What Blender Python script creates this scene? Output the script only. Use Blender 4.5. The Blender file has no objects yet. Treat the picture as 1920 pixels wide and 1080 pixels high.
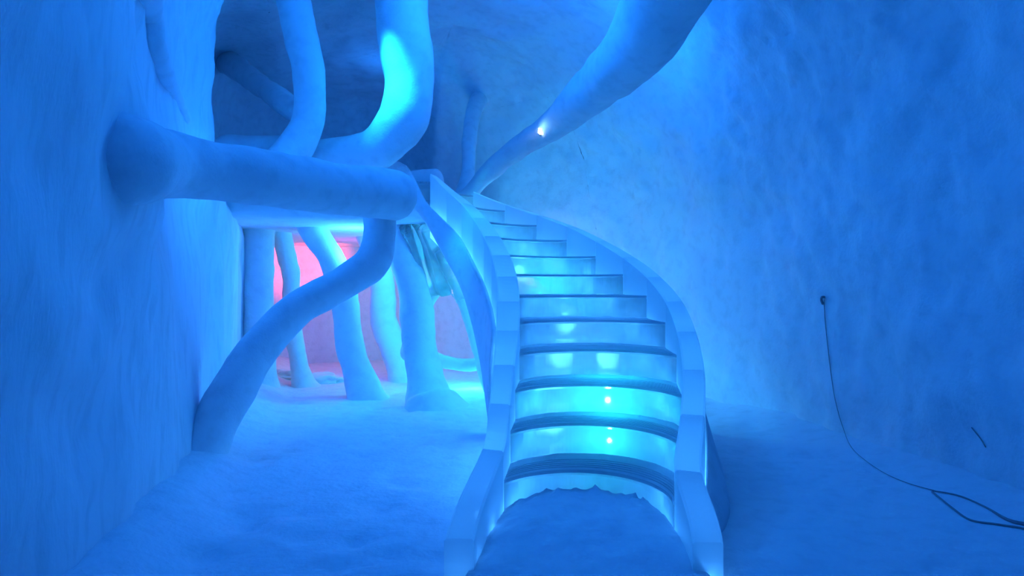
import bpy, bmesh, math, random
from mathutils import Vector, noise, Matrix
from mathutils.bvhtree import BVHTree
random.seed(7)
scene = bpy.context.scene
COL = scene.collection
V = Vector
EYE = 1.416
FPX = 1200.0

# ---------------------------------------------------------------- camera, world, lights, exposure
cam_d = bpy.data.cameras.new('camera'); cam = bpy.data.objects.new('camera', cam_d); COL.objects.link(cam)
cam_d.sensor_width = 36.0; cam_d.lens = 36.0*FPX/1920.0; cam_d.clip_start = 0.05
cam.location = (0, 0, EYE); cam.rotation_euler = (math.pi/2, 0, 0)
scene.camera = cam
w = bpy.data.worlds.new('world'); scene.world = w; w.use_nodes = True
w.node_tree.nodes['Background'].inputs[0].default_value = (0.01, 0.15, 1, 1)
w.node_tree.nodes['Background'].inputs[1].default_value = 0.02
scene.view_settings.view_transform = 'Standard'; scene.view_settings.look = 'None'
scene.view_settings.gamma = 1.0; scene.view_settings.use_curve_mapping = False
scene.view_settings.exposure = 0.38
try:
    scene.cycles.use_denoising = True
    scene.cycles.max_bounces = 7; scene.cycles.transmission_bounces = 6; scene.cycles.diffuse_bounces = 4; scene.cycles.adaptive_threshold = 0.02
    scene.cycles.caustics_reflective = False
    scene.cycles.sample_clamp_indirect = 6
except Exception: pass

BLUE = (0.010, 0.215, 1.0)
CYAN = (0.02, 0.75, 1.0)
def lamp(name, loc, power, color=BLUE, radius=0.15, kind='POINT', target=None, angle=60, blend=0.6):
    d = bpy.data.lights.new(name, kind); d.energy = power; d.color = color; d.shadow_soft_size = radius
    if kind == 'SPOT': d.spot_size = math.radians(angle); d.spot_blend = blend
    o = bpy.data.objects.new(name, d); COL.objects.link(o); o.location = loc
    if target is not None:
        o.rotation_euler = (V(target)-V(loc)).to_track_quat('-Z', 'Y').to_euler()
    return o
def P(px, py, d): return V(((px-960.0)/FPX*d, d, EYE+(540.0-py)/FPX*d))

# point lights added inside the parapet blocks to make them glow: x, y, z, watts
PARAPET_FILLS = ((-0.24,3.22,0.02,0.16),(0.94,3.11,0.02,0.16),(-0.18,3.6,0.02,0.31),(0.95,3.29,0.02,0.31),(-0.12,3.94,0.02,0.5),(0.96,3.48,0.02,0.5),(-0.09,4.11,0.02,0.75),(1.01,3.66,0.02,0.75),(-0.09,4.22,0.02,1.05),(1.07,3.83,0.02,1.05),(-0.08,4.35,0.1,1.06),(1.13,4.0,0.1,1.06),(-0.07,4.48,0.19,1.06),(1.18,4.17,0.19,1.06),(-0.06,4.62,0.28,1.06),(1.23,4.34,0.28,1.06),(-0.05,4.78,0.37,1.06),(1.28,4.56,0.37,1.06),(-0.04,4.95,0.46,1.06),(1.32,4.79,0.46,1.06),(-0.03,5.14,0.54,1.06),(1.35,5.01,0.54,1.06),(-0.03,5.34,0.63,1.06),(1.37,5.23,0.63,1.06),(-0.03,5.54,0.72,1.06),(1.38,5.46,0.72,1.06),(-0.03,5.72,0.81,1.06),(1.39,5.72,0.81,1.06),(-0.04,5.89,0.9,1.06),(1.37,5.99,0.9,1.06),(-0.06,6.06,0.98,1.06),(1.35,6.26,0.98,1.06),(-0.08,6.22,1.07,1.06),(1.3,6.52,1.07,1.06),(-0.11,6.37,1.16,1.06),(1.24,6.78,1.16,1.06),(-0.14,6.52,1.25,1.06),(1.17,7.03,1.25,1.06),(-0.18,6.65,1.34,1.06),(1.08,7.26,1.34,1.06),(-0.23,6.77,1.42,1.06),(0.97,7.48,1.42,1.06),(-0.29,6.87,1.51,1.06),(0.85,7.68,1.51,1.06),(-0.34,6.96,1.6,1.06),(0.72,7.86,1.6,1.06),(-0.4,7.05,1.69,1.06),(0.59,8.03,1.69,1.06),(-0.46,7.13,1.78,1.06),(0.44,8.19,1.78,1.06),(-0.53,7.19,1.86,1.06),(0.28,8.33,1.86,1.06),(-0.61,7.25,1.95,1.06),(0.11,8.44,1.95,1.06),(-0.69,7.3,2.04,1.06),(-0.06,8.54,2.04,1.06),(-0.77,7.34,2.13,1.06),(-0.23,8.62,2.13,1.06),(-0.86,7.38,2.22,1.06),(-0.41,8.68,2.22,1.06))
ICEBLUE = (0.07, 0.36, 1.0)
lamp('lamp_behind_root', P(1160, 118, 7.05), 18, BLUE, 0.08)
lamp('lamp_behind_bough', P(500, 338, 5.6), 11, BLUE, 0.06)
lamp('fill_ceiling_mid', (-0.2, 5.7, 4.25), 62, BLUE, 0.15)  # unseen main fill, added above the frame under the ceiling
lamp('fill_front', (0.9, 0.2, 3.8), 1, BLUE, 0.4)  # weak general fill added overhead near the camera, no fixture there
lamp('lamp_limb_spot', P(668, -30, 6.05), 190, CYAN, 0.10, 'SPOT', P(742, 185, 6.62), 40, 1.0)
lamp('lamp_stair_a', (0.82, 5.35, 0.50), 15, CYAN, 0.015)
lamp('lamp_stair_b', (0.76, 4.85, 0.28), 6, CYAN, 0.015)
lamp('lamp_stair_c', (0.25, 7.55, 1.35), 14, CYAN, 0.015)
for i, (x, y, z, p) in enumerate(PARAPET_FILLS):
    low = 0.13 if i % 2 == 0 and i > 18 else 0.0     # inner side: seated deeper behind the snow skirt
    lamp('fill_parapet', (x, y, z-low), p*(1.5+2.4*low), ICEBLUE, 0.03)
for x, y, z in ((0.45, 6.35, 0.75), (0.95, 6.3, 0.75), (0.55, 7.1, 1.05), (0.0, 7.75, 1.6), (0.35, 5.6, 0.3)): lamp('fill_flight', (x, y, z), 5, ICEBLUE, 0.12)  # extra lights added under the steps to brighten risers and parapets
lamp('lamp_bulb_glow', P(1008, 240, 7.62), 0.35, (0.3, 0.7, 1.0), 0.01)
lamp('fill_deck', (-1.9, 9.8, 4.3), 9, BLUE, 0.1)  # faint fill added to lift the cavity above the deck
lamp('fill_near_left', (-0.7, 2.5, 3.8), 23, BLUE, 0.2)  # unseen fill added to brighten the bough and near snow from the front
lamp('fill_brace', P(805, 480, 8.9), 20, (0.03, 0.8, 1.0), 0.05)  # added behind the ice braces to give them cyan glints
lamp('lamp_understair', (-0.55, 8.9, 0.32), 18, (0.05, 0.85, 1.0), 0.06)
lamp('lamp_passage_red', P(680, 515, 10.6), 260, (1.0, 0.10, 0.10), 0.05, 'SPOT', P(565, 480, 12), 60, 0.8)
lamp('lamp_passage_pink', P(660, 520, 10.4), 10, (0.7, 0.14, 0.5), 0.05)
lamp('lamp_passage_blue', (-2.0, 8.3, 1.9), 58, (0.02, 0.17, 1.0), 0.1)
lamp('lamp_hall_pink', (0.2, 9.9, 1.6), 4, (0.5, 0.15, 0.8), 0.1)

# ---------------------------------------------------------------- materials
def new_mat(name):
    m = bpy.data.materials.new(name); m.use_nodes = True
    nt = m.node_tree; nt.nodes.clear()
    out = nt.nodes.new('ShaderNodeOutputMaterial')
    return m, nt, out
def N(nt, t, **k):
    n = nt.nodes.new(t)
    for a, b in k.items(): setattr(n, a, b)
    return n
def snow(name, col=(0.72, 0.80, 0.86), scale=(1, 1, 1), pits=0.25, bump=0.5, rough=0.85, fine=34.0, dist=0.02):
    m, nt, out = new_mat(name)
    b = N(nt, 'ShaderNodeBsdfPrincipled'); L = nt.links.new
    b.inputs['Roughness'].default_value = rough
    b.inputs['Specular IOR Level'].default_value = 0.2
    tc = N(nt, 'ShaderNodeTexCoord'); mp = N(nt, 'ShaderNodeMapping'); mp.inputs['Scale'].default_value = scale
    L(tc.outputs['Object'], mp.inputs[0])
    n1 = N(nt, 'ShaderNodeTexNoise'); n1.inputs['Scale'].default_value = 3.2; n1.inputs['Detail'].default_value = 9; n1.inputs['Roughness'].default_value = 0.62
    n2 = N(nt, 'ShaderNodeTexNoise'); n2.inputs['Scale'].default_value = fine; n2.inputs['Detail'].default_value = 4
    n3 = N(nt, 'ShaderNodeTexNoise'); n3.inputs['Scale'].default_value = 7.5; n3.inputs['Detail'].default_value = 6
    for n in (n1, n2, n3): L(mp.outputs[0], n.inputs['Vector'])
    r = N(nt, 'ShaderNodeValToRGB'); r.color_ramp.elements[0].position = 0.30; r.color_ramp.elements[1].position = 0.52
    r.color_ramp.elements[0].color = tuple(c*(1-pits) for c in col)+(1,); r.color_ramp.elements[1].color = col+(1,)
    L(n3.outputs['Fac'], r.inputs[0]); L(r.outputs[0], b.inputs['Base Color'])
    a = N(nt, 'ShaderNodeMath', operation='MULTIPLY_ADD'); a.inputs[1].default_value = 0.35
    L(n2.outputs['Fac'], a.inputs[0]); L(n1.outputs['Fac'], a.inputs[2])
    bp = N(nt, 'ShaderNodeBump'); bp.inputs['Strength'].default_value = bump; bp.inputs['Distance'].default_value = dist*2
    L(a.outputs[0], bp.inputs['Height']); L(bp.outputs[0], b.inputs['Normal'])
    L(b.outputs[0], out.inputs[0]); return m
def ice(name, rough=0.12, milk=0.5, col=(0.80, 0.94, 0.97), bump=0.15, trans=0.7):
    m, nt, out = new_mat(name); L = nt.links.new
    tc = N(nt, 'ShaderNodeTexCoord')
    n1 = N(nt, 'ShaderNodeTexNoise'); n1.inputs['Scale'].default_value = 5; n1.inputs['Detail'].default_value = 5
    n2 = N(nt, 'ShaderNodeTexNoise'); n2.inputs['Scale'].default_value = 2.2; n2.inputs['Detail'].default_value = 3
    L(tc.outputs['Object'], n1.inputs['Vector']); L(tc.outputs['Object'], n2.inputs['Vector'])
    bp = N(nt, 'ShaderNodeBump'); bp.inputs['Strength'].default_value = bump; bp.inputs['Distance'].default_value = 0.03
    L(n1.outputs['Fac'], bp.inputs['Height'])
    g = N(nt, 'ShaderNodeBsdfGlass'); g.inputs['IOR'].default_value = 1.31; g.inputs['Roughness'].default_value = rough; g.inputs['Color'].default_value = (0.93, 0.985, 1, 1)
    L(bp.outputs[0], g.inputs['Normal'])
    t = N(nt, 'ShaderNodeBsdfTranslucent'); t.inputs['Color'].default_value = col+(1,)
    d = N(nt, 'ShaderNodeBsdfDiffuse'); d.inputs['Color'].default_value = col+(1,)
    mx = N(nt, 'ShaderNodeMixShader'); mx.inputs[0].default_value = 1-trans
    L(t.outputs[0], mx.inputs[1]); L(d.outputs[0], mx.inputs[2])
    mr = N(nt, 'ShaderNodeMapRange'); mr.inputs[3].default_value = max(0, milk-0.22); mr.inputs[4].default_value = min(1, milk+0.22)
    mr.inputs[1].default_value = 0.3; mr.inputs[2].default_value = 0.7
    L(n2.outputs['Fac'], mr.inputs[0])
    m2 = N(nt, 'ShaderNodeMixShader'); L(mr.outputs[0], m2.inputs[0]); L(g.outputs[0], m2.inputs[1]); L(mx.outputs[0], m2.inputs[2])
    L(m2.outputs[0], out.inputs[0]); return m
def milky(name, col=(0.75, 0.93, 0.97), sss=0.22, glass=0.22):
    m, nt, out = new_mat(name); L = nt.links.new
    tc = N(nt, 'ShaderNodeTexCoord'); n1 = N(nt, 'ShaderNodeTexNoise'); n1.inputs['Scale'].default_value = 4; n1.inputs['Detail'].default_value = 6
    L(tc.outputs['Object'], n1.inputs['Vector'])
    bp = N(nt, 'ShaderNodeBump'); bp.inputs['Strength'].default_value = 0.15; bp.inputs['Distance'].default_value = 0.03
    L(n1.outputs['Fac'], bp.inputs['Height'])
    p = N(nt, 'ShaderNodeBsdfPrincipled'); p.inputs['Base Color'].default_value = col+(1,); p.inputs['Roughness'].default_value = 0.3
    p.inputs['Subsurface Weight'].default_value = 1.0; p.inputs['Subsurface Radius'].default_value = (0.5, 0.9, 1.0); p.inputs['Subsurface Scale'].default_value = sss
    L(bp.outputs[0], p.inputs['Normal'])
    g = N(nt, 'ShaderNodeBsdfGlass'); g.inputs['IOR'].default_value = 1.31; g.inputs['Roughness'].default_value = 0.2
    m2 = N(nt, 'ShaderNodeMixShader'); m2.inputs[0].default_value = glass; L(p.outputs[0], m2.inputs[1]); L(g.outputs[0], m2.inputs[2])
    L(m2.outputs[0], out.inputs[0]); return m
def plain(name, col, rough=0.6, emit=0):
    m, nt, out = new_mat(name)
    b = N(nt, 'ShaderNodeBsdfPrincipled'); b.inputs['Base Color'].default_value = tuple(col)+(1,); b.inputs['Roughness'].default_value = rough
    if emit:
        b.inputs['Emission Color'].default_value = (0.85, 0.97, 1, 1); b.inputs['Emission Strength'].default_value = emit
    nt.links.new(b.outputs[0], out.inputs[0]); return m

M_WALL = snow('packed_snow_wall', pits=0.09, bump=0.32)
M_WALL_L = snow('streaked_snow_wall', scale=(1.6, 1.6, 0.45), pits=0.11, bump=0.25)
M_FLOOR = snow('trodden_snow', pits=0.08, bump=0.5, fine=22)
M_LIMB = snow('smooth_snow', pits=0.10, bump=0.22, fine=60)
M_RIB = snow('glazed_snow', pits=0.08, bump=0.2, rough=0.5)
M_ICE = ice('clear_ice', 0.24, 0.58)
M_BLOCK = ice('milky_ice', 0.25, 1.2, trans=0.62)
M_BRACE = ice('glassy_ice', 0.06, 0.42, bump=0.5)
M_TREAD = ice('frosted_tread', 0.4, 1.2, col=(0.58, 0.68, 0.74), bump=0.5, trans=0.5)
M_CABLE = plain('dark_rubber', (0.20, 0.24, 0.28))
M_BULB = plain('lit_bulb', (1, 1, 1), 0.3, 40)
M_GREY = plain('grey_housing', (0.25, 0.27, 0.3), 0.4)

# ---------------------------------------------------------------- mesh helpers
def link(name, bm, mat, parent=None, smooth=True):
    me = bpy.data.meshes.new(name); bmesh.ops.recalc_face_normals(bm, faces=bm.faces)
    bm.to_mesh(me); bm.free()
    if smooth:
        for p in me.polygons: p.use_smooth = True
    me.materials.append(mat)
    o = bpy.data.objects.new(name, me); COL.objects.link(o)
    if parent: o.parent = parent; o.matrix_parent_inverse = parent.matrix_world.inverted()
    return o
def recenter(o, p):
    p = V(p); o.data.transform(Matrix.Translation(-p)); o.location = p; return o
def tag(o, label, cat, group=None):
    o['label'] = label; o['category'] = cat
    if group: o['group'] = group
    return o
def empty(name, loc, label, cat, group=None):
    o = bpy.data.objects.new(name, None); COL.objects.link(o); o.location = loc; o.empty_display_size = 0.1
    o.matrix_world = Matrix.Translation(V(loc))
    return tag(o, label, cat, group)
def struct(o): o['kind'] = 'structure'; return o
def fb(p, s, octv=3): return noise.fractal(V(p)*s, 1.0, 2.0, octv)
def cr(vals, t):
    n = len(vals); i = min(int(t), n-2); f = t-i
    a = vals[max(i-1, 0)]; b = vals[i]; c = vals[i+1]; d = vals[min(i+2, n-1)]
    return 0.5*((2*b)+(c-a)*f+(2*a-5*b+4*c-d)*f*f+(3*b-a-3*c+d)*f*f*f)
def tube_bm(pts, radii, seg=28, sub=10, amp=0.012, ns=2.4, capa=True, capb=True, bm=None, round_end=1.0):
    bm = bm or bmesh.new()
    pts = [V(p) for p in pts]; n = len(pts)
    T = [i/sub for i in range((n-1)*sub+1)]
    C = [cr(pts, t) for t in T]; R = [max(0.001, cr(radii, t)) for t in T]
    def capseq(c, d, r):
        return [(c+d*(r*round_end*math.sin(a)), r*math.cos(a)) for a in (0.3, 0.6, 0.9, 1.2, 1.42)]
    if capb:
        d = (C[-1]-C[-2]).normalized()
        for c, r in capseq(C[-1], d, R[-1]): C.append(c); R.append(r)
    if capa:
        d = (C[0]-C[1]).normalized(); pre = capseq(C[0], d, R[0])
        C = [c for c, r in reversed(pre)]+C; R = [r for c, r in reversed(pre)]+R
    up = V((0.13, 0.31, 0.94)); rings = []
    for i, c in enumerate(C):
        t = (C[min(i+1, len(C)-1)]-C[max(i-1, 0)]).normalized()
        x = up-t*up.dot(t)
        if x.length < 1e-4: x = t.orthogonal()
        x.normalize(); up = x; y = t.cross(x); ring = []
        for k in range(seg):
            a = 2*math.pi*k/seg; dr = x*math.cos(a)+y*math.sin(a)
            p = c+dr*R[i]
            if amp: p += dr*(fb(p, ns)*amp*min(1, R[i]/0.05))
            ring.append(bm.verts.new(p))
        rings.append(ring)
    for a, b in zip(rings, rings[1:]):
        for k in range(seg):
            bm.faces.new((a[k], a[(k+1) % seg], b[(k+1) % seg], b[k]))
    bm.faces.new(rings[0][::-1]); bm.faces.new(rings[-1])
    return bm
def grid_bm(rows, closed=False, bm=None):
    bm = bm or bmesh.new()
    vs = [[bm.verts.new(p) for p in r] for r in rows]
    for a, b in zip(vs, vs[1:]):
        n = len(a)
        for k in range(n if closed else n-1):
            bm.faces.new((a[k], a[(k+1) % n], b[(k+1) % n], b[k]))
    return bm, vs
def sm(x, a=0.0, b=1.0):
    x = max(0, min(1, (x-a)/(b-a))); return x*x*(3-2*x)

# ---------------------------------------------------------------- the cave shell
PLAN = [(0.9, -3.0), (2.5, -2.4), (3.2, 0), (3.3, 2), (3.2, 3.9), (3.0, 5.5), (2.68, 7.1), (2.2, 8.6), (1.4, 10.0), (0.2, 11.2),
        (-1.4, 12.2), (-3.0, 12.4), (-4.2, 11.8), (-4.3, 10.6), (-3.85, 9.5), (-3.15, 7.3), (-2.55, 5.07), (-2.05, 3.15), (-1.5, 1.0), (-1.2, 0), (-0.9, -2), (0, -2.9), (0.9, -3.0)]
PLAN = [V((x, y, 0)) for x, y in PLAN]
HTOP = 5.0
BOUGH_A, BOUGH_B = P(140, 292, 3.4), P(380, 317, 4.2)
SWELL = [(P(370, 790, 5.2), 0.35, 0.16)]
from mathutils.kdtree import KDTree
DENTS = None
def shell_pt(s, th):
    B = cr(PLAN, s)
    k = sm(B.y, 2, 9)
    S = V((0.8-1.6*k, max(0.5, min(8.6, B.y)), 0))
    lf = sm(-B.x, 1.5, 2.4)*sm(B.y, 2.6, 5.0)
    e = 2/(2.9+4.5*lf)
    a = 1-max(0, math.cos(th))**e; z = HTOP*math.sin(th)**e
    p = B+(S-B)*a; p.z = z-0.05
    inward = (S-B).normalized(); n = (inward*math.cos(th)+V((0, 0, -1))*math.sin(th)).normalized()
    ds = fb(p, 0.7, 3)*0.10+fb(p, 2.6, 4)*0.042
    for c, r, h in SWELL:
        d2 = (p-c).length_squared/(r*r)
        if d2 < 6: ds += h*math.exp(-d2)
    ds -= 0.8*lf*sm(B.y, 5.6, 8.2)*sm(z, 2.2, 3.0)*(1-sm(z, 4.2, 4.9))*(1-sm(B.y, 9.5, 11.5))   # the dark recess above the deck
    ab = BOUGH_B-BOUGH_A; tt = max(-0.6, min(1.0, (p-BOUGH_A).dot(ab)/ab.length_squared))
    d = max(0.0, (p-(BOUGH_A+ab*tt)).length-0.22)
    ds += 0.10*math.exp(-(d/0.24)**2)*(1-sm(tt, 0.3, 1.0))
    if DENTS:
        for co, i, dist in DENTS[0].find_range(p, 0.3):
            r, h = DENTS[1][i]; q = (dist/r)**2
            if q < 6: ds -= h*math.exp(-q)*(1-0.4*q)
    return p+n*ds
def shell_part(name, s0, s1, t0, t1, ns, nt_, mat):
    rows = []
    for j in range(nt_+1):
        th = math.radians(t0+(t1-t0)*j/nt_); rows.append([shell_pt(s0+(s1-s0)*i/ns, th) for i in range(ns+1)])
    bm, _ = grid_bm(rows); return struct(link(name, bm, mat))
WTOP = 56
_r = random.Random(11); _kd = KDTree(260); _par = []
for i in range(260):     # chisel pits and scooped dents left in the snow of the right-hand wall
    _kd.insert(shell_pt(_r.uniform(2.0, 8.0), math.radians(_r.uniform(6, 54))), i)
    big = _r.random() < 0.45
    _par.append((_r.uniform(0.12, 0.2), _r.uniform(0.012, 0.024)) if big else (_r.uniform(0.04, 0.075), _r.uniform(0.014, 0.035)))
_kd.balance(); DENTS = (_kd, _par)
wall_right = shell_part('wall_right', 0.5, 8, 0, WTOP, 330, 120, M_WALL)
DENTS = None
wall_back = shell_part('wall_back', 8, 14, 0, WTOP, 150, 60, M_WALL)
wall_left = shell_part('wall_left', 14, 20.5, 0, WTOP, 190, 70, M_WALL_L)
rows = []
for j in range(41):
    th = math.radians(WTOP+(90-WTOP)*j/40); rows.append([shell_pt(22*i/420, th) for i in range(421)])
bm, _ = grid_bm(rows); ceiling = struct(link('ceiling', bm, M_WALL))
wall_front = None
rows = []
for j in range(41):
    th = math.radians(WTOP*j/40); rows.append([shell_pt((20.5+2.0*i/50) % 22, th) for i in range(51)])
bm, _ = grid_bm(rows); struct(link('wall_front', bm, M_WALL))

DIMPLES = []
_r = random.Random(3)
for _ in range(150):
    DIMPLES.append((_r.uniform(-2.6, 2.9), _r.uniform(2.2, 8.2), _r.uniform(0.06, 0.13), _r.uniform(0.014, 0.034)))
def floor_z(x, y):
    z = fb((x, y, 0.3), 0.9, 3)*0.03+fb((x, y, 4.1), 3.5, 4)*0.014
    for dx, dy, r, h in DIMPLES:
        q = ((x-dx)**2+(y-dy)**2)/(r*r)
        if q < 5: z -= h*math.exp(-q)*(1-0.5*q)
    # banked against the two side walls
    lx = -1.2-0.265*y
    z += 0.16*sm(1-(x-lx)/0.55)+0.15*max(0, min(1, 1-(3.2-x-0.06*max(0, y-4)**1.4)/1.2))**2
    return z
rows = []
for j in range(281):
    y = -3.3+16.2*j/280
    rows.append([V((x, y, floor_z(x, y))) for x in (-5+9*i/180 for i in range(181))])
bm, _ = grid_bm(rows); floor = struct(link('floor', bm, M_FLOOR))

def bvh_of(*obs):
    vs = []; fs = []
    for o in obs:
        k = len(vs); vs += [v.co.copy() for v in o.data.vertices]; fs += [tuple(i+k for i in p.vertices) for p in o.data.polygons]
    return BVHTree.FromPolygons(vs, fs)
BV = bvh_of(floor, wall_right, wall_left, wall_back, ceiling)
def hit(px, py, off=0.0):
    d = (P(px, py, 1.0)-V((0, 0, EYE))).normalized()
    h = BV.ray_cast(V((0, 0, EYE)), d)
    return h[0]-d*off

# upper deck (the floor the staircase climbs to), its underside roofs the passage
outline = [(-4.9, 6.9), (-3.2, 7.05), (-2.2, 7.15), (-1.6, 7.3), (-1.25, 7.6), (-0.96, 7.7), (-0.92, 7.9), (-0.92, 8.6), (-0.9, 9.4), (-0.6, 11.2), (-0.6, 12.6), (-4.9, 12.6)]
dense = []
for i in range(len(outline)):
    a = V(outline[i]+(0,)); b = V(outline[(i+1) % len(outline)]+(0,)); n = max(1, int((b-a).length/0.12))
    dense += [a+(b-a)*k/n for k in range(n)]
cx = V((-2.8, 9.8, 0)); rows = []
prof = [(0.90, 2.20), (0.965, 2.205), (0.99, 2.23), (1.0, 2.29), (1.0, 2.42), (1.0, 2.56), (0.99, 2.61), (0.965, 2.64), (0.90, 2.64)]
for s, z in prof:
    rows.append([V((cx.x+(p.x-cx.x)*s, cx.y+(p.y-cx.y)*s, z+0.02*fb((p.x, p.y, z), 1.5))) for p in dense])
bm, vs = grid_bm(rows, closed=True)
bm.faces.new(vs[0]); bm.faces.new(vs[-1])
struct(link('floor_upper', bm, M_WALL))

# ---------------------------------------------------------------- the ice staircase
RISE = 0.22; NST = 12
SM = [(0.34, 3.08), (0.42, 3.71), (0.51, 4.10), (0.59, 4.48), (0.66, 4.97), (0.69, 5.50), (0.67, 6.05), (0.58, 6.58), (0.42, 7.05), (0.20, 7.42), (-0.06, 7.72), (-0.37, 7.93), (-0.70, 8.06), (-1.08, 8.10), (-1.50, 7.98)]
SM = [V((x, y, 0)) for x, y in SM]
STH = [-2, -23, -17, -12, -6, -3, 6, 17, 28, 40, 52, 63, 73, 80, 88]
SW = [0.52, 0.51, 0.545, 0.58, 0.605, 0.62, 0.62, 0.62, 0.61, 0.61, 0.61, 0.61, 0.60, 0.60, 0.60]
SAG = [0.40, 0.42, 0.42, 0.42, 0.42, 0.42, 0.40, 0.36, 0.30, 0.26, 0.22, 0.18, 0.14, 0.10, 0.10]
def frame(t):
    th = math.radians(cr(STH, t)); return cr(SM, t), V((math.cos(th), math.sin(th), 0)), V((-math.sin(th), math.cos(th), 0)), cr(SW, t)
def arc(k, u):       # u in -1..1 on the concave front edge of step k
    c, r, f, ww = frame(k); return c+r*(u*ww)+f*(cr(SAG, k)*(math.sqrt(max(0, 1-(u*0.96)**2))-0.28)/0.72)
stair = empty('ice_staircase', (0.5, 4.6, 0), 'curved staircase of clear blue-lit ice blocks with concave grooved steps', 'staircase')
NU = 44; US = [-1+2*i/NU for i in range(NU+1)]
def at_z(p, z): return V((p.x, p.y, z))
for k in range(1, NST+1):
    h = RISE*k; z0 = h-RISE+0.030 if k > 1 else -0.03
    front = [arc(k, u) for u in US]
    if k < NST: back = [arc(k+1, u) for u in US]
    else: back = [arc(k+0.95, u) for u in US]
    lap = [b+(b-f_).normalized()*0.05 for f_, b in zip(front, back)]
    bv = 0.012
    def inset(p, q, d): return p+(q-p).normalized()*d
    rows = [[at_z(p, z0) for p in front], [at_z(p, h-bv) for p in front], [at_z(inset(p, q, bv), h) for p, q in zip(front, lap)],
            [at_z(q, h) for q in lap], [at_z(q, z0) for q in lap], [at_z(p, z0) for p in front]]
    bm, vs = grid_bm(rows)
    bm.faces.new([vs[i][0] for i in range(5)]); bm.faces.new([vs[i][-1] for i in range(5)])
    bmesh.ops.remove_doubles(bm, verts=bm.verts, dist=0.0005)
    st = link('step', bm, M_ICE, stair, smooth=False)
    # frosted tread with concentric grooves, seated on the step
    prof = [(0.0, 0.001), (0.0, 0.022)]
    g0, g1 = 0.08, 0.66; ng = 5
    for g in range(ng):
        a = g0+(g1-g0)*g/ng; d = (g1-g0)/ng
        prof += [(a, 0.022), (a+d*0.55, 0.022), (a+d*0.64, 0.004), (a+d*0.90, 0.004)]
    prof += [(g1, 0.022), (0.90, 0.024), (0.99, 0.028), (0.99, 0.001)]
    rows = []
    for v_, dz in prof:
        r_ = []
        for p, q in zip(front, back):
            c = p+(q-p)*v_; c.z = h+dz+(0.006*max(0, fb(c+V((0, 0, k)), 9)) if v_ > 0.6 and dz > 0.01 else 0)+0.001
            r_.append(c)
        rows.append(r_)
    bm, vs = grid_bm(rows)
    link('tread', bm, M_TREAD, st, smooth=False)

def side_blocks(sgn, t0, t1, thick, top, bot, name, gap=0.004):
    """one parapet block from t0 to t1 beside the flight; sgn -1 inner, +1 outer"""
    n = 6; rows = []
    for i in range(n+1):
        t = t0+gap+(t1-t0-2*gap)*i/n
        c, r, f, ww = frame(t); a = c+r*(sgn*(ww+0.004)); b = c+r*(sgn*(ww+thick(t)))
        zt = top(t); zb = bot(t); bv = 0.012; q = r*sgn*bv
        rows.append([at_z(a, zb), at_z(a, zt-bv), at_z(a+q, zt), at_z(b-q, zt), at_z(b, zt-bv), at_z(b, zb)])
    bm, vs = grid_bm(rows, closed=True); bm.faces.new(vs[0]); bm.faces.new(vs[-1])
    link(name, bm, M_BLOCK, stair, smooth=False)
tk_l = lambda t: 0.15+0.05*sm(t, 2, 5)
tk_r = lambda t: 0.15
top_l = lambda t: RISE*t+0.20-0.12*sm(t, 8.5, 12)
skt_l = lambda t: max(-0.03, RISE*t+0.20-0.46+0.05*sm(t, 8, 12)-0.08*sm(t, 10, 12)+0.26*sm(t, 12, 13)-0.10*max(0, t-13))
bot_l = lambda t: max(-0.03, RISE*t+0.20-0.85)
bot_r = lambda t: max(-0.03, RISE*t+0.20-0.95)
for k in range(0, NST):
    side_blocks(-1, k+(0 if k else 0.0), k+1, tk_l, top_l, bot_l, 'parapet_block')
    side_blocks(1, k, k+1, tk_r, top_l, bot_r, 'parapet_block')
# snow skirts below the inner and the outer parapet
def skirt(sgn, ts, zb_pts, th0, th1, zt_f, name):
    rows = []; n = 60
    for i in range(n+1):
        t = ts[0]+(ts[1]-ts[0])*i/n
        c, r, f, ww = frame(t)
        zt = zt_f(t)-0.004; zb = min(zt-0.01, cr(zb_pts, (len(zb_pts)-1)*i/n))
        ring = []
        for j in range(13):
            v_ = j/12; bulge = 4*v_*(1-v_)
            off = th1(t)+0.045+0.03*bulge; ring.append(at_z(c+r*sgn*(ww+off), zt+(zb-zt)*v_))
        for j in range(13):
            v_ = 1-j/12; ring.append(at_z(c+r*sgn*(ww+th0(t)), zt+(zb-zt)*v_))
        rows.append(ring)
    bm, vs = grid_bm(rows, closed=True); bm.faces.new(vs[0]); bm.faces.new(vs[-1])
    o = link(name, bm, M_LIMB, stair); o['label'] = 'smooth snow blade under the parapet'; return o
skirt(-1, (5.8, 13.9), [-0.03, 0.02, 0.28, 0.65, 1.0, 1.29, 1.53, 1.75, 1.98, 2.26, 2.5, 2.66], lambda t: tk_l(t)+0.004, tk_l, skt_l, 'skirt')
rows = []
for i in range(41):
    t = 0.5+6*i/40; c, r, f, ww = frame(t); zt = max(0.0, RISE*t+0.20-0.46)*0.98
    zt = max(zt, 0.16*sm(t, 0.3, 2)); base = 0.15+0.13*sm(t, 0.3, 2.5)
    rows.append([at_z(c+r*(ww+0.155), -0.03), at_z(c+r*(ww+0.155), zt+0.05), at_z(c+r*(ww+0.165), zt+0.05), at_z(c+r*(ww+base), 0.35*zt), at_z(c+r*(ww+base+0.03), -0.03)])
bm, vs = grid_bm(rows, closed=True); bm.faces.new(vs[0]); bm.faces.new(vs[-1])
link('skirt', bm, M_LIMB, stair)['label'] = 'snow bank against the outer parapet'
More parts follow.
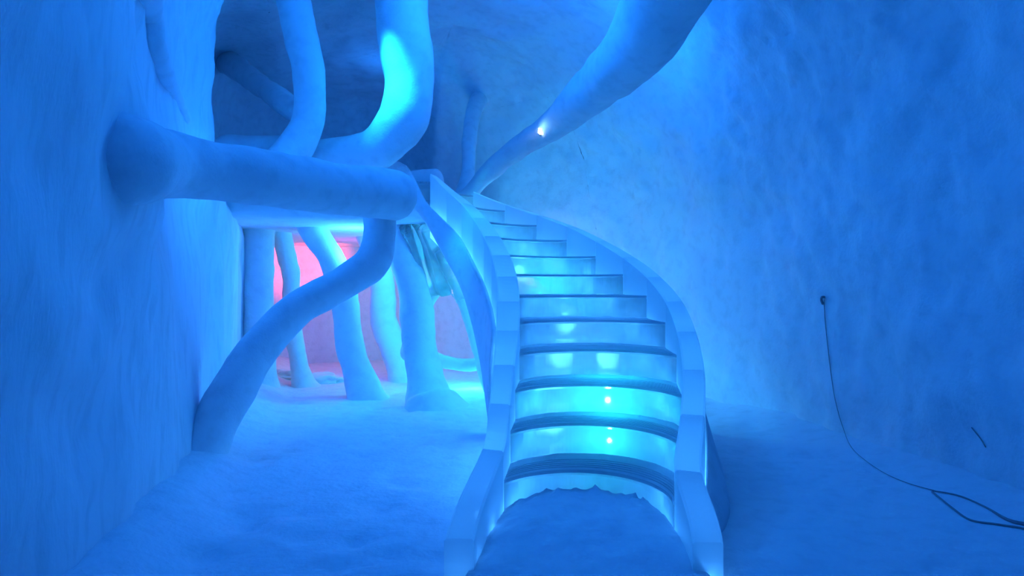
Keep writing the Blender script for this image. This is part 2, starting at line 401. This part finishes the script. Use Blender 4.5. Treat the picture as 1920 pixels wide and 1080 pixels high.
# faceted ice braces under the upper flight
for (a, b, r0, r1) in (((770, 428, 7.9), (812, 540, 8.3), 0.13, 0.16), ((800, 430, 7.8), (834, 542, 8.2), 0.12, 0.14), ((752, 425, 8.0), (780, 505, 8.4), 0.10, 0.08), ((828, 470, 7.9), (864, 548, 8.2), 0.12, 0.14), ((790, 420, 8.3), (800, 470, 8.4), 0.16, 0.18)):
    bm = bmesh.new(); tube_bm([P(*a), (P(*a)+P(*b))/2+V((0.02, 0, 0)), P(*b)], [r0, (r0+r1)/2*1.15, r1], seg=6, sub=2, amp=0.03, ns=5, bm=bm, round_end=0.6)
    link('brace', bm, M_BRACE, stair, smooth=False)

# packed snow at the foot of the flight
rows = []
for j in range(61):
    v_ = j/60; r_ = []
    for i in range(61):
        u = -1+2*i/60
        a = V((0.335+u*0.66, 2.55, 0)); b = arc(1, u*0.995)
        if b.y < 3.0: b.y = 3.0
        p = a+(b-a)*v_
        # keep inside the parapets
        c0, r0, f0, w0 = frame(0); 
        if v_ > 0.35:
            pass
        edge = 1-abs(u)**6
        z = 0.115*sm(v_, 0.0, 0.75)*(0.55+0.45*edge)+0.012*fb(p, 5)+0.006*fb(p, 14)+(0.05*max(0, fb(p, 16))*sm(v_, 0.86, 1.0))
        p.z = floor_z(p.x, p.y)*(1-sm(v_))+z-0.02*(1-sm(v_, 0, 0.15)); r_.append(p)
    rows.append(r_)
bm, vs = grid_bm(rows)
tag(recenter(link('snow_mound', bm, M_FLOOR), (0.4, 3.4, 0)), 'trodden snow mound banked against the lowest ice step', 'snow mound')

# ---------------------------------------------------------------- snow limbs
def limb(name, pts, radii, mat=None, parent=None, **k):
    return link(name, tube_bm(pts, radii, **k), mat or M_LIMB, parent)
# great bough out of the left wall, with the arm that comes down from its end
DW = lambda px: hit(px, 292).y
root = empty('snow_bough', (-2.3, 5.1, 0), 'thick snow bough crossing from the left wall, its bent arm reaching down to the floor', 'snow bough')
limb('upper_limb', [P(122, 296, DW(122)+1.6), P(152, 297, DW(152)+1.0), P(192, 296, DW(192)+0.45), P(230, 297, DW(230)+0.06), P(300, 307, min(3.85, DW(300)-0.12)), P(380, 317, 4.2), P(500, 336, 4.6), P(640, 354, 5.3), P(742, 366, 5.85)],
     [0.58, 0.42, 0.275, 0.235, 0.215, 0.20, 0.20, 0.215, 0.225], parent=root, round_end=0.75, amp=0.02)
limb('lower_limb', [P(705, 365, 6.0), P(712, 430, 6.0), P(698, 490, 5.95), P(640, 532, 5.85), P(560, 578, 5.65), P(490, 650, 5.45), P(435, 735, 5.25), P(385, 830, 5.12), P(360, 900, 5.0)],
     [0.15, 0.145, 0.16, 0.155, 0.155, 0.165, 0.175, 0.19, 0.24], parent=root, amp=0.02)
# balcony limbs above the deck
o = limb('snow_branch', [P(430, 285, 7.0), P(560, 292, 7.1), P(650, 292, 7.0), P(715, 275, 6.9), P(757, 220, 6.8), P(768, 150, 6.75), P(757, 60, 6.7), P(752, -60, 6.7), P(750, -150, 6.7)],
         [0.20, 0.19, 0.20, 0.23, 0.265, 0.265, 0.27, 0.29, 0.33], amp=0.025)
tag(o, 'wide upright snow branch glowing cyan at its bend above the bough', 'snow branch')
o = limb('snow_branch', [P(500, 335, 6.6), P(548, 285, 6.6), P(580, 225, 6.6), P(580, 140, 6.6), P(562, 60, 6.6), P(545, -40, 6.6), P(535, -140, 6.6)],
         [0.20, 0.18, 0.165, 0.165, 0.165, 0.175, 0.2], amp=0.02)
tag(o, 'slender bowed snow branch rising behind the bough, left of the glowing one', 'snow branch')
o = limb('snow_branch', [P(565, 215, 6.9), P(515, 180, 7.6), P(460, 140, 8.6), P(420, 110, 9.6)], [0.13, 0.13, 0.15, 0.2], amp=0.02)
tag(o, 'short dim snow branch running back from the slender one into shadow', 'snow branch')
o = limb('snow_branch', [hit(x, y, o_) for x, y, o_ in ((268, -40, 0.05), (276, 20, 0.06), (286, 80, 0.06), (305, 130, 0.05), (330, 180, 0.03), (352, 225, 0.0))], [0.10, 0.09, 0.08, 0.065, 0.05, 0.03], amp=0.01)
tag(o, 'thin dark snow ridge bending down the wall above the bough', 'snow ridge')
o = limb('snow_root', [P(862, 385, 8.9), P(905, 335, 8.8), P(960, 285, 8.5), P(1030, 240, 7.9), P(1110, 170, 7.0), P(1190, 90, 6.1), P(1245, 0, 5.5), P(1290, -110, 5.0), P(1320, -220, 4.6)],
         [0.11, 0.12, 0.14, 0.18, 0.25, 0.31, 0.345, 0.37, 0.40], amp=0.03)
tag(o, 'broad snow root hanging from the ceiling, tapering to the top of the staircase', 'snow root')
o = limb('snow_root', [P(862, 380, 9.0), P(878, 320, 9.3), P(880, 260, 9.7), P(890, 205, 10.2), P(912, 165, 10.8)], [0.10, 0.10, 0.11, 0.13, 0.18], amp=0.02)
tag(o, 'narrow snow root standing upright behind the top of the staircase', 'snow root')

o = limb('snow_stub', [P(735, 350, 8.4), P(775, 342, 8.3), P(818, 338, 8.2)], [0.16, 0.15, 0.14], amp=0.015, round_end=0.6)
tag(o, 'rounded snow stub peeping over the top end of the inner parapet', 'snow stub')
# ribs of the passage
def rib(pts, radii, label, mat=M_RIB, **k):
    o = limb('snow_rib', pts, radii, mat, amp=k.pop('amp', 0.03), **k); return tag(o, label, 'snow rib', 'snow ribs of the red passage')
def foot(px, py, d, dz=0.0):
    p = P(px, py, d); p.z = dz; return p
rib([P(516, 405, 8.9), P(530, 455, 9.0), P(545, 520, 9.1), P(546, 600, 9.2), P(560, 680, 9.3), foot(568, 0, 9.3, 0.05), foot(574, 0, 9.3, -0.12)], [0.16, 0.14, 0.12, 0.12, 0.13, 0.17, 0.28], 'thin snow rib farthest left in the red-lit passage', round_end=0.1)
rib([P(575, 400, 8.3), P(592, 440, 8.35), P(625, 490, 8.4), P(645, 560, 8.4), P(655, 640, 8.4), P(674, 705, 8.35), foot(683, 0, 8.3, 0.03), foot(690, 0, 8.3, -0.15)], [0.19, 0.18, 0.18, 0.18, 0.185, 0.19, 0.24, 0.36], 'curved snow rib pink on one side, its foot beside the passage floor lump', round_end=0.1)
rib([P(690, 430, 9.8), P(715, 520, 9.9), P(720, 600, 10), P(742, 665, 10), foot(756, 0, 9.9, 0.04), foot(765, 0, 9.9, -0.15)], [0.2, 0.2, 0.2, 0.21, 0.26, 0.36], 'faint lavender snow rib deeper in the passage', round_end=0.1)
rib([P(735, 400, 8.1), P(758, 480, 8.1), P(778, 560, 8.0), P(785, 640, 7.9), P(796, 700, 7.8), foot(803, 0, 7.75, 0.12), foot(808, 0, 7.7, 0.0), foot(812, 0, 7.7, -0.15)], [0.2, 0.2, 0.2, 0.215, 0.23, 0.28, 0.37, 0.52], 'stoutest snow rib, cyan-lit flared foot, nearest the staircase', seg=36, round_end=0.1)
o = limb('snow_arch', [P(770, 660, 8.5), P(792, 575, 8.5), P(832, 530, 8.5), P(866, 556, 8.5), P(893, 630, 8.5), P(910, 700, 8.5), foot(928, 0, 8.5, 0.0), foot(935, 0, 8.5, -0.15)], [0.14, 0.13, 0.12, 0.10, 0.10, 0.11, 0.14, 0.2], M_RIB, amp=0.02)
tag(o, 'slim snow arch standing under the staircase', 'snow arch')
o = limb('snow_bar', [P(780, 655, 8.7), P(820, 675, 8.7), P(870, 684, 8.7), P(925, 678, 8.7), P(990, 660, 8.7)], [0.13, 0.095, 0.085, 0.09, 0.12], M_RIB, amp=0.02)
tag(o, 'low snow bar crossing between the arch legs above the cyan floor', 'snow bar')
o = limb('snow_pillar', [P(478, 380, 8.6), P(482, 480, 8.6), P(484, 600, 8.6), P(486, 700, 8.7), P(488, 745, 8.7)], [0.24, 0.22, 0.2, 0.22, 0.28], M_WALL, amp=0.03)
tag(o, 'pale snow pillar at the passage mouth beside the streaked wall', 'snow pillar')

# ---------------------------------------------------------------- small things
def floor_pt(px, py, dz=0.0):
    p = hit(px, py); return p+V((0, 0, dz))
for (px, py, rx, ry, rz, lab) in ((535, 706, 0.28, 0.2, 0.10, 'low dark snow lump at the foot of the thin rib'), (600, 716, 0.34, 0.22, 0.12, 'wider snow lump between the two left ribs')):
    p = floor_pt(px, py); bm = bmesh.new(); bmesh.ops.create_icosphere(bm, subdivisions=4, radius=1)
    for v in bm.verts:
        v.co = V((v.co.x*rx, v.co.y*ry, v.co.z*rz))*(1+0.35*fb(v.co+V((px, 0, 0)), 1.8, 4))
    o = link('snow_lump', bm, M_FLOOR); o.location = p+V((0, 0, 0.01)); tag(o, lab, 'snow lump')
def along(pix, off, sub=8):
    n = len(pix); q = [V(a+(0,)) for a in pix]
    return [hit(*cr(q, i/sub)[:2], off) for i in range((n-1)*sub+1)]
def cable_bm(pix, radii, seg):
    pts = along(pix, 0.015); n = len(pts)
    return tube_bm(pts, [cr(radii, i*(len(radii)-1)/(n-1)) for i in range(n)], seg=seg, sub=1, amp=0)
# cable down the right wall and the loose ones on the floor
cb = empty('wall_cable', hit(1546, 565), 'thin dark cable hanging down the snow wall to the right of the staircase', 'cable')
link('cord', cable_bm(((1545, 562), (1547, 600), (1552, 650), (1558, 700), (1566, 750), (1580, 800), (1600, 843), (1650, 882), (1700, 905), (1760, 922)), [0.0034, 0.0034, 0.0032, 0.003, 0.0028, 0.0026, 0.0022, 0.002, 0.0026, 0.0032], 8), M_CABLE, cb)
p = hit(1544, 562, 0.0)
link('hook', tube_bm([p+V((0.05, 0, 0.02)), p+V((-0.02, -0.02, 0.025)), p+V((-0.03, -0.02, 0.0)), p+V((-0.012, -0.01, -0.035))], [0.012]*4, seg=8, sub=4, amp=0), M_CABLE, cb)
o = link('floor_cable', cable_bm(((1748, 922), (1785, 952), (1820, 975), (1870, 983), (1925, 992), (1990, 1010)), [0.006]*6, 8), M_CABLE)
tag(recenter(o, hit(1820, 975)), 'dark cable sagging in a loop on the snow floor by the right wall', 'cable')
o = link('floor_cable', cable_bm(((1750, 920), (1800, 930), (1850, 952), (1890, 975), (1930, 985), (1990, 1000)), [0.004, 0.005, 0.006, 0.010, 0.012, 0.012], 8), M_CABLE)
tag(recenter(o, hit(1850, 952)), 'upper dark cable above the sagging loop, thickest at its outer end', 'cable')
o = link('twig', cable_bm(((1822, 802), (1838, 822), (1848, 838)), [0.004]*3, 6), M_CABLE)
tag(recenter(o, hit(1838, 822)), 'short dark twig stuck in the snow wall above the cables', 'twig')
# the little bare lamp
lp = P(1013, 247, 7.75)
lt = empty('lamp', lp, 'tiny white lit bulb on the broad snow root above the staircase', 'lamp')
bm = bmesh.new(); bmesh.ops.create_uvsphere(bm, u_segments=16, v_segments=10, radius=0.026); bmesh.ops.translate(bm, verts=bm.verts, vec=lp)
link('bulb', bm, M_BULB, lt)
link('socket', tube_bm([lp+V((0.01, 0.03, 0.0)), lp+V((0.02, 0.07, -0.01)), lp+V((0.03, 0.13, -0.03))], [0.034, 0.034, 0.022], seg=16, sub=3, amp=0, round_end=0.2), M_GREY, lt)
